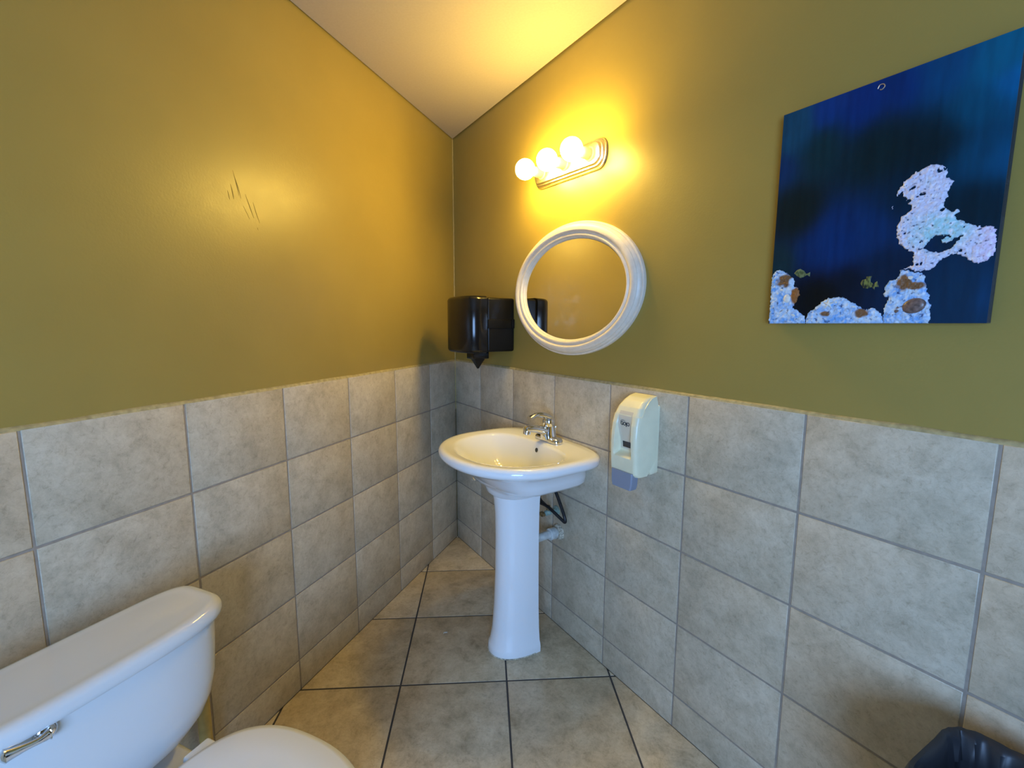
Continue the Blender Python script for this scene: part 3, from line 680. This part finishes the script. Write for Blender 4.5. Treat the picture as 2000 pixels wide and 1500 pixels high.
g = G(); g.loft([sup(.105,.20,.20,2.4,3,CXB,.40-.03,0,72), sup(.108,.205,.205,2.4,3,CXB,.40-.03,.02,72), sup(.095,.18,.20,2.3,3,CXB,.40-.03,.06,72), sup(.092,.17,.21,2.2,3,CXB,.41-.03,.15,72), sup(.115,.19,.22,2.2,3,CXB,.43-.03,.23,72), sup(.155,.22,.24,2.1,3,CXB,.47-.03,.31,72), sup(.180,.235,.26,2.1,3,CXB,BY,.393,72), sup(.184,.238,.262,2.1,3,CXB,BY,.411,72), sup(.178,.23,.255,2.1,3,CXB,BY,.418,72)]); g.out('bowl', M_chi, to, smooth=50)
g = G(); g.box(-.155, .115, .075, .27, .352, .396, .012, 3); g.out('bowl_deck', M_chi, to)
g = G(); g.loft([sup(.186,.240,.205,2.1,2.8,CXB,BY,z,72) if k else sup(.180,.234,.20,2.1,2.8,CXB,BY,z,72) for k, z in enumerate((.425,.428,.438,.441))]); g.out('seat', M_lid, to)
g = G(); g.loft([sup(.182,.236,.206,2.1,2.7,CXB,BY,0.4440,96), sup(.189,.243,.212,2.1,2.7,CXB,BY,0.4470,96), sup(.190,.244,.213,2.1,2.7,CXB,BY,0.4540,96), sup(.186,.240,.209,2.1,2.7,CXB,BY,0.4600,96), sup(.174,.228,.198,2.1,2.6,CXB,BY,0.4640,96), sup(.12,.17,.14,2.1,2.4,CXB,BY,0.4655,96), sup(.02,.03,.03,2,2,CXB,BY,0.4660,96)])
sl = g.out('seat_lid', M_lid, to, smooth=50)
g = G(); g.tube([(-.10,BY+.115,.4658), (-.10,BY+.119,.466)], .0012, 8, 1); g.out('nick', M_ink, sl)
for s in (-1, 1):
    g = G(); g.box(s*.075-.028+CXB, s*.075+.028+CXB, .215, .262, .394, .446, .006, 3); g.out('hinge', M_lid, to)
g = G(); g.tube([(.026,-1.700,0), (.026,-1.700,.50)], .0165, 20, 1)
tag(g.out('water_pipe', M_yellow), 'yellowed vertical pipe on the left wall behind the toilet tank', 'pipe')

# ------------------------------------------------------------ waste bin with liner
bn = thing('waste_bin', 'waste bin lined with a black plastic bag against the right wall', 'waste bin', rloc(2.503, .209, 0), RW-R(3))
HB = .600
def rb(hw, hh, z, n=6): return sup(hw, hh, hh, n, n, 0, 0, z, 80)
g = G(); g.loft([rb(.13,.095,0), rb(.135,.10,.006), rb(.168,.126,HB), rb(.172,.130,HB+.003), rb(.170,.128,HB+.006), rb(.164,.122,HB), rb(.132,.097,.012)], True, True); g.out('bin', M_bin, bn, smooth=45)
g = G(); rings = []
for k, (hw, hh, z) in enumerate([(.183,.141,HB-.15), (.180,.138,HB-.09), (.179,.137,HB-.03), (.177,.135,HB+.004), (.174,.132,HB+.011), (.168,.126,HB+.010), (.161,.119,HB+.0), (.155,.114,HB-.04), (.15,.11,HB-.12), (.14,.10,HB-.25), (.10,.07,HB-.36), (.01,.01,HB-.38)]):
    r = rb(hw, hh, z, 5); q = []
    for j, p in enumerate(r):
        a = 2*pi*j/80; amp = .0022 if 2 < k < 6 else .010
        d = amp*(noise.noise(Vector((cos(a)*9, sin(a)*9, z*5)))+.45*sin(a*17+z*20)+.35*noise.noise(Vector((cos(a)*22, sin(a)*22, z*9))))
        if k == 11: d = 0
        L = sqrt(p[0]**2+p[1]**2)+1e-6; q.append((p[0]*(1+d/L), p[1]*(1+d/L), z+(.004*noise.noise(Vector((cos(a)*6, sin(a)*6, 8))) if 0 < k < 6 else (.02*noise.noise(Vector((cos(a)*5, sin(a)*5, 3))) if k == 0 else 0))))
    rings.append(q)
g.loft(rings, False, False); g.out('bin_liner', M_bag, bn, smooth=50)

# ------------------------------------------------------------ scrap on the floor
v = []; n = 7
for s in (0, .0006):
    for i in range(n):
        for j in range(3): v.append((-.009+.018*i/(n-1), -.004+.004*j+.004*sin(i*.5), .0008+.004*sin(i*.9)**2*.6+s+.001*(j == 1)))
f = []
for k in (0, n*3):
    for i in range(n-1):
        for j in range(2): f.append((k+i*3+j, k+(i+1)*3+j, k+(i+1)*3+j+1, k+i*3+j+1))
rm = [i*3 for i in range(n)]+[(n-1)*3+1]+[i*3+2 for i in range(n-1, -1, -1)]+[1]
for k in range(len(rm)): a, b = rm[k], rm[(k+1) % len(rm)]; f.append((a, b, b+n*3, a+n*3))
tag(mk('paper_scrap', v, f, M_paper, loc=(.363, -.864, 0), rotz=.5), 'tiny curled white paper scrap on the floor tile left of the sink', 'scrap')
